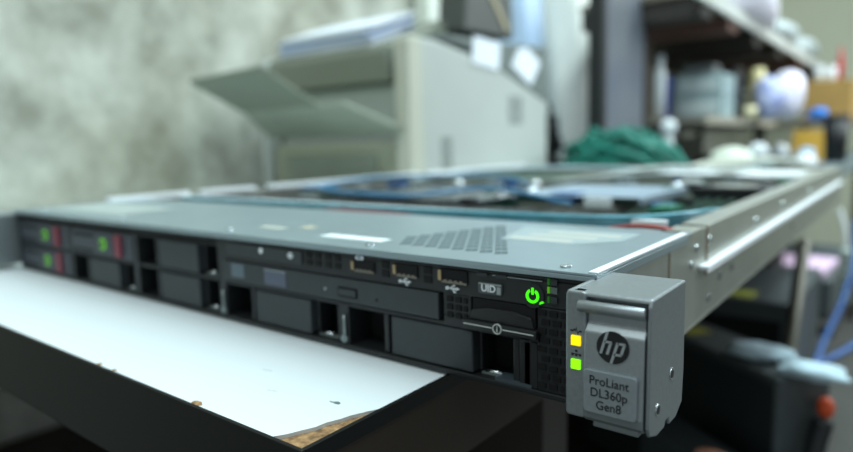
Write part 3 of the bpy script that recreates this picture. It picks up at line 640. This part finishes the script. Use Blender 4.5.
for k, (z0, z1, l) in enumerate(((SZ, SZ+.062, 'lower of the two grey-blue cases stacked on the low shelf'), (SZ+.0625, SZ+.122, 'upper of the two grey-blue cases stacked on the low shelf'))):
    t = thing('equipment_case', l, 'case', (-.42, 1.75, z0), 0, None)
    P(MB().box(-.478, -.355, 1.69, 1.84, z0, z1), 'casing', mat('grey_blue_case', (150, 172, 174), .5, 0, .1), t, bevel=.003)
    P(MB().box(-.468, -.365, 1.687, 1.690, z0+.012, z1-.012), 'front_panel', mat('pale_case_front', (186, 200, 200), .5), t)
one(MB().box(-.475, -.40, 1.86, 1.92, SZ, SZ+.14), 'black_case', M_BLKF, 'black case standing just behind the grey-blue cases', 'case', bevel=.003)
one(MB().box(-.372, -.353, 1.86, 1.93, SZ, SZ+.15), 'black_box', M_BLKF, 'narrow black box right of the grey-blue cases', 'box', bevel=.002)
one(MB().box(-.47, -.385, 1.72, 1.80, SZ+.1225, SZ+.15), 'grey_unit', mat('dull_grey_unit', (96, 100, 100), .5), 'small dull grey unit on top of the grey-blue cases', 'device', bevel=.002)
one(MB().blob((-.372+.07, 2.03, SZ+.065), (.040, .05, .065), 0, .25, 11, flatb=SZ), 'plastic_bag', mat('lilac_bag', (206, 212, 240), .5, 0, .2, 30, c2=(120, 140, 200)), 'lilac-blue plastic bag in the middle of the low shelf', 'bag')
one(MB().blob((-.262, 2.12, SZ+.075), (.050, .045, .075), 0, .2, 12, flatb=SZ), 'plastic_bag', mat('white_lilac_bag', (240, 236, 250), .5), 'bulging white plastic bag right of the lilac-blue one', 'bag')
one(MB().lathe([(.022, SZ), (.024, SZ+.13), (.020, SZ+.165)], (-.352, 2.13)), 'cream_canister', mat('cream_canister', (224, 214, 160), .5), 'tall cream canister behind the lilac-blue bag', 'canister')
one(MB().lathe([(.014, SZ), (.018, SZ+.035)], (-.325, 1.90)), 'paper_cup', mat('cream_cup', (228, 220, 180), .6), 'small cream cup in front of the lilac-blue bag', 'cup')
one(MB().box(-.300, -.140, 2.80, 3.10, .136, .295), 'cardboard_box', M_CARD, 'large brown cardboard box at the far right of the low shelf', 'box', bevel=.003)
P(MB().box(-.352, -.125, 2.45, 3.4, .121, .135), 'side_board', M_SHELF, bpy.data.objects['wall_shelf.001'])
for y in (2.47, 3.35): P(MB().box(-.150, -.135, y, y+.02, 0, .1205), 'support', M_DARKW, bpy.data.objects['wall_shelf.001'])
one(MB().blob((-.225, 2.56, SZ+.022), (.034, .04, .024), 0, .3, 14, flatb=SZ), 'blue_cloth', mat('bright_blue_cloth', (50, 130, 220), .7), 'crumpled bright blue cloth before the cardboard box', 'cloth')
one(MB().lathe([(.010, .2955), (.012, .36), (.005, .395), (.006, .42)], (-.190, 2.86)), 'red_bottle', mat('red_bottle_plastic', (196, 40, 50), .4), 'red bottle standing on the brown cardboard box', 'bottle')
for x, y, r, l in ((-.262, 2.88, .022, 'white jar at the left end of the cardboard box top'), (-.226, 2.95, .026, 'white jar between the left jar and the red bottle')):
    one(MB().lathe([(r, .2955), (r*1.05, .33), (r*.8, .345), (r*.8, .36)], (x, y)), 'jar', M_WHITE, l, 'jar', 'white jars on the cardboard box')
one(MB().box(-.268, -.170, 2.30, 2.40, 0, .098), 'carton', mat('yellow_carton', (226, 176, 70), .6), 'bright yellow-orange carton on the table beneath the cardboard box', 'carton', bevel=.002)
one(MB().blob((-.290, 2.22, .028), (.026, .026, .028), 0, 0, 1, flatb=0), 'ball', M_WHITE, 'white ball left of the yellow-orange carton', 'ball')
one(MB().blob((-.215, 2.22, .022), (.026, .022, .022), 0, .1, 1, flatb=0), 'wrapped_parcel', mat('light_blue_wrap', (150, 190, 225), .5), 'light blue lump in front of the yellow-orange carton', 'parcel')
t = thing('waste_bin', 'dark cylindrical bin at the right end of the grey table', 'bin', (-.12, 2.1, 0))
P(MB().lathe([(.028, 0), (.034, .130)], (-.125, 2.10), 24), 'drum', M_BLKF, t)
P(MB().lathe([(.036, .130), (.036, .138), (.030, .142)], (-.125, 2.10), 24), 'lid', M_BLK, t)
one(MB().blob((-.40, 2.02, .50), (.10, .42, .12), 0, .22, 21, flatb=.4385), 'plastic_bag', mat('white_bin_bag', (240, 238, 250), .5), 'big white plastic bag sitting on the high shelf', 'bag')
one(MB().blob((-.38, 2.70, .475), (.06, .22, .05), 0, .35, 23, flatb=.4385), 'bubble_wrap', mat('pale_bubble_wrap', (200, 214, 214), .35, 0, .3, 30), 'pale crumpled bubble wrap on the high shelf beyond the big white bag', 'wrapping')
one(MB().blob((-.38, 3.25, .475), (.06, .28, .05), 0, .35, 25, flatb=.4385), 'bubble_wrap', mat('pale_bubble_wrap', (200, 214, 214), .35, 0, .3, 30), 'pale crumpled wrapping at the far end of the high shelf', 'wrapping')
# ------------------------------------------------------------------ things under the tables
LZ = -.3245
t = thing('grey_case', 'worn grey metal case turned askew under the table, pale cloths on top', 'case', (-.011, .424, LZ), math.radians(-36.3))
t2 = MB(); t2.box(-.32, 0, 0, .060, 0, .198); t2.build('casing', mat('worn_grey_metal', (72, 80, 80), .6, .1, .25, 25), t, bevel=.003)
MB().box(-.318, -.002, -.0015, 0, .004, .190).build('front_panel', mat('charcoal_panel', (36, 44, 46), .6), t)
MB().box(-.152, -.128, .012, .040, .198, .1984).build('yellow_sticker', mat('dull_yellow_sticker', (150, 150, 50), .7), t)
M_CLOTH = mat('pale_blue_cloth', (200, 226, 236), .8, 0, .1)
def cloth(lx, ly, rx, ry, rz, seed, label):
    c, s_ = math.cos(math.radians(-36.3)), math.sin(math.radians(-36.3)); x, y = .005+lx*c-ly*s_, .412+lx*s_+ly*c
    one(MB().blob((x, y, LZ+.2045), (rx, ry, rz), 0, .3, seed, flatb=LZ+.1985), 'cloth', M_CLOTH, label, 'cloth')
cloth(-.066, .026, .030, .016, .008, 3, 'left pale blue cloth on the grey metal case'); cloth(-.010, .028, .026, .015, .008, 9, 'right pale blue cloth on the grey metal case')
t = thing('power_supply_unit', 'black flat unit with a yellow sticker on the lower shelf, behind the grey case', 'device', (-.17, .83, LZ))
P(MB().box(-.32, -.035, .70, .97, LZ, -.125), 'casing', mat('satin_black_casing', (72, 80, 82), .4), t, bevel=.004)
P(MB().box(-.155, -.085, .71, .75, -.125, -.1246), 'yellow_sticker', mat('olive_yellow_sticker', (160, 168, 60), .7), t)
P(MB().box(-.30, -.05, .698, .700, LZ+.02, -.15), 'front_grille', M_VOID, t)
M_UP = mat('lower_board', (44, 42, 38), .8)
st_ = [o for o in bpy.data.objects if o.name == 'side_table'][0]
P(MB().box(-.93, -.02, 1.04, 1.9, -.255, -.235), 'lower_shelf', M_UP, st_)
t = thing('black_printer', 'black office device on the dark stand with a pink sheet on top', 'device', (-.16, 1.3, -.2345))
P(MB().box(-.30, -.030, 1.08, 1.50, -.2345, -.165), 'casing', mat('satin_black_casing', (72, 80, 82), .4), t, bevel=.006)
P(MB().box(-.28, -.05, 1.077, 1.080, -.215, -.185), 'front_slot', M_VOID, t)
one(MB().prism([(-.155, 1.12), (-.045, 1.10), (-.035, 1.26), (-.150, 1.28)], 'z', -.1648, -.1560), 'paper_sheaf', mat('pink_paper', (226, 196, 222), .7), 'pink paper sheaf on top of the black office device', 'paper')
t = thing('small_terminal', 'small dark grey terminal with a recessed front, below the grey case', 'device', (-.01, .335, LZ), math.radians(-36.3))
MB().box(-.15, -.025, 0, .045, 0, .128).build('casing', mat('slate_casing', (64, 74, 76), .5, 0, .1), t, bevel=.004)
MB().box(-.10, -.055, -.001, 0, .085, .115).build('recess', M_VOID, t); MB().box(-.045, -.012, -.001, 0, .085, .115).build('recess', M_VOID, t)
one(MB().blob((-.050, .375, LZ+.1335), (.016, .014, .0055), 0, .1, 5, flatb=LZ+.1285), 'sponge', mat('peach_sponge', (214, 150, 120), .8), 'peach-coloured sponge on the small dark terminal', 'sponge')
t = thing('support_bar', 'slanting grey-brown metal bar propped under the server, right of the black flat unit', 'bar', (-.031, .545, LZ))
P(MB().tube([(-.031, .545, LZ+.006), (-.031, .716, -.046)], .0075, 0, 4), 'bar', mat('grey_brown_metal', (112, 112, 98), .5, .3), t)
P(MB().box(-.040, -.022, .533, .556, LZ, LZ+.006), 'foot', M_BLKF, t)
t = thing('cable_connector', 'long white connector block hanging at the right edge beside blue cables', 'connector', (.0, 1.0, -.18))
P(MB().prism([(-.014, -.180), (.002, -.182), (.0, -.098), (-.012, -.094)], 'y', .985, 1.01), 'block', mat('off_white_block', (176, 190, 180), .5), t, bevel=.002)
for k in range(5): P(MB().box(-.012, .0, .9845, .985, -.170+k*.014, -.163+k*.014), 'socket', M_GREYP, t)
P(MB().tube(smooth([(-.005, 1.0, -.095), (-.012, 1.01, -.06), (-.02, 1.02, -.037)]), .003), 'lead', M_WHITE, t)
o = one(MB().tube(smooth([(.0, 1.06, -.06), (.004, 1.02, -.11), (-.004, .95, -.17), (-.018, .88, -.215), (-.024, .80, -.250), (-.024, .76, -.30)]), .0042), 'cable', M_BLUE, 'upright blue cable curving down at the right edge', 'cable')
o = one(MB().tube(smooth([(.055, .95, -.175), (.03, .85, -.195), (.005, .76, -.20), (-.02, .70, -.205), (-.024, .64, -.22)]), .004), 'cable', M_BLUE, 'low blue cable running to the right edge from the grey case', 'cable')
t = thing('cable_bundle', 'dark cable bundle with an orange cap below the pale cloths', 'cables', (.01, .41, LZ))
P(MB().tube(smooth([(.018, .40, LZ+.010), (.024, .42, -.27), (.016, .435, -.21), (.022, .45, -.165)]), .009), 'sleeve', M_BLKF, t)
P(MB().tube(smooth([(-.006, .372, LZ+.010), (-.002, .38, -.27), (.002, .39, -.19)]), .006), 'lead', mat('greyish_lead', (150, 172, 176), .5), t)
P(MB().blob((.023, .452, -.155), (.007, .007, .010), 0, 0), 'orange_cap', mat('orange_cap', (214, 84, 40), .5), t)
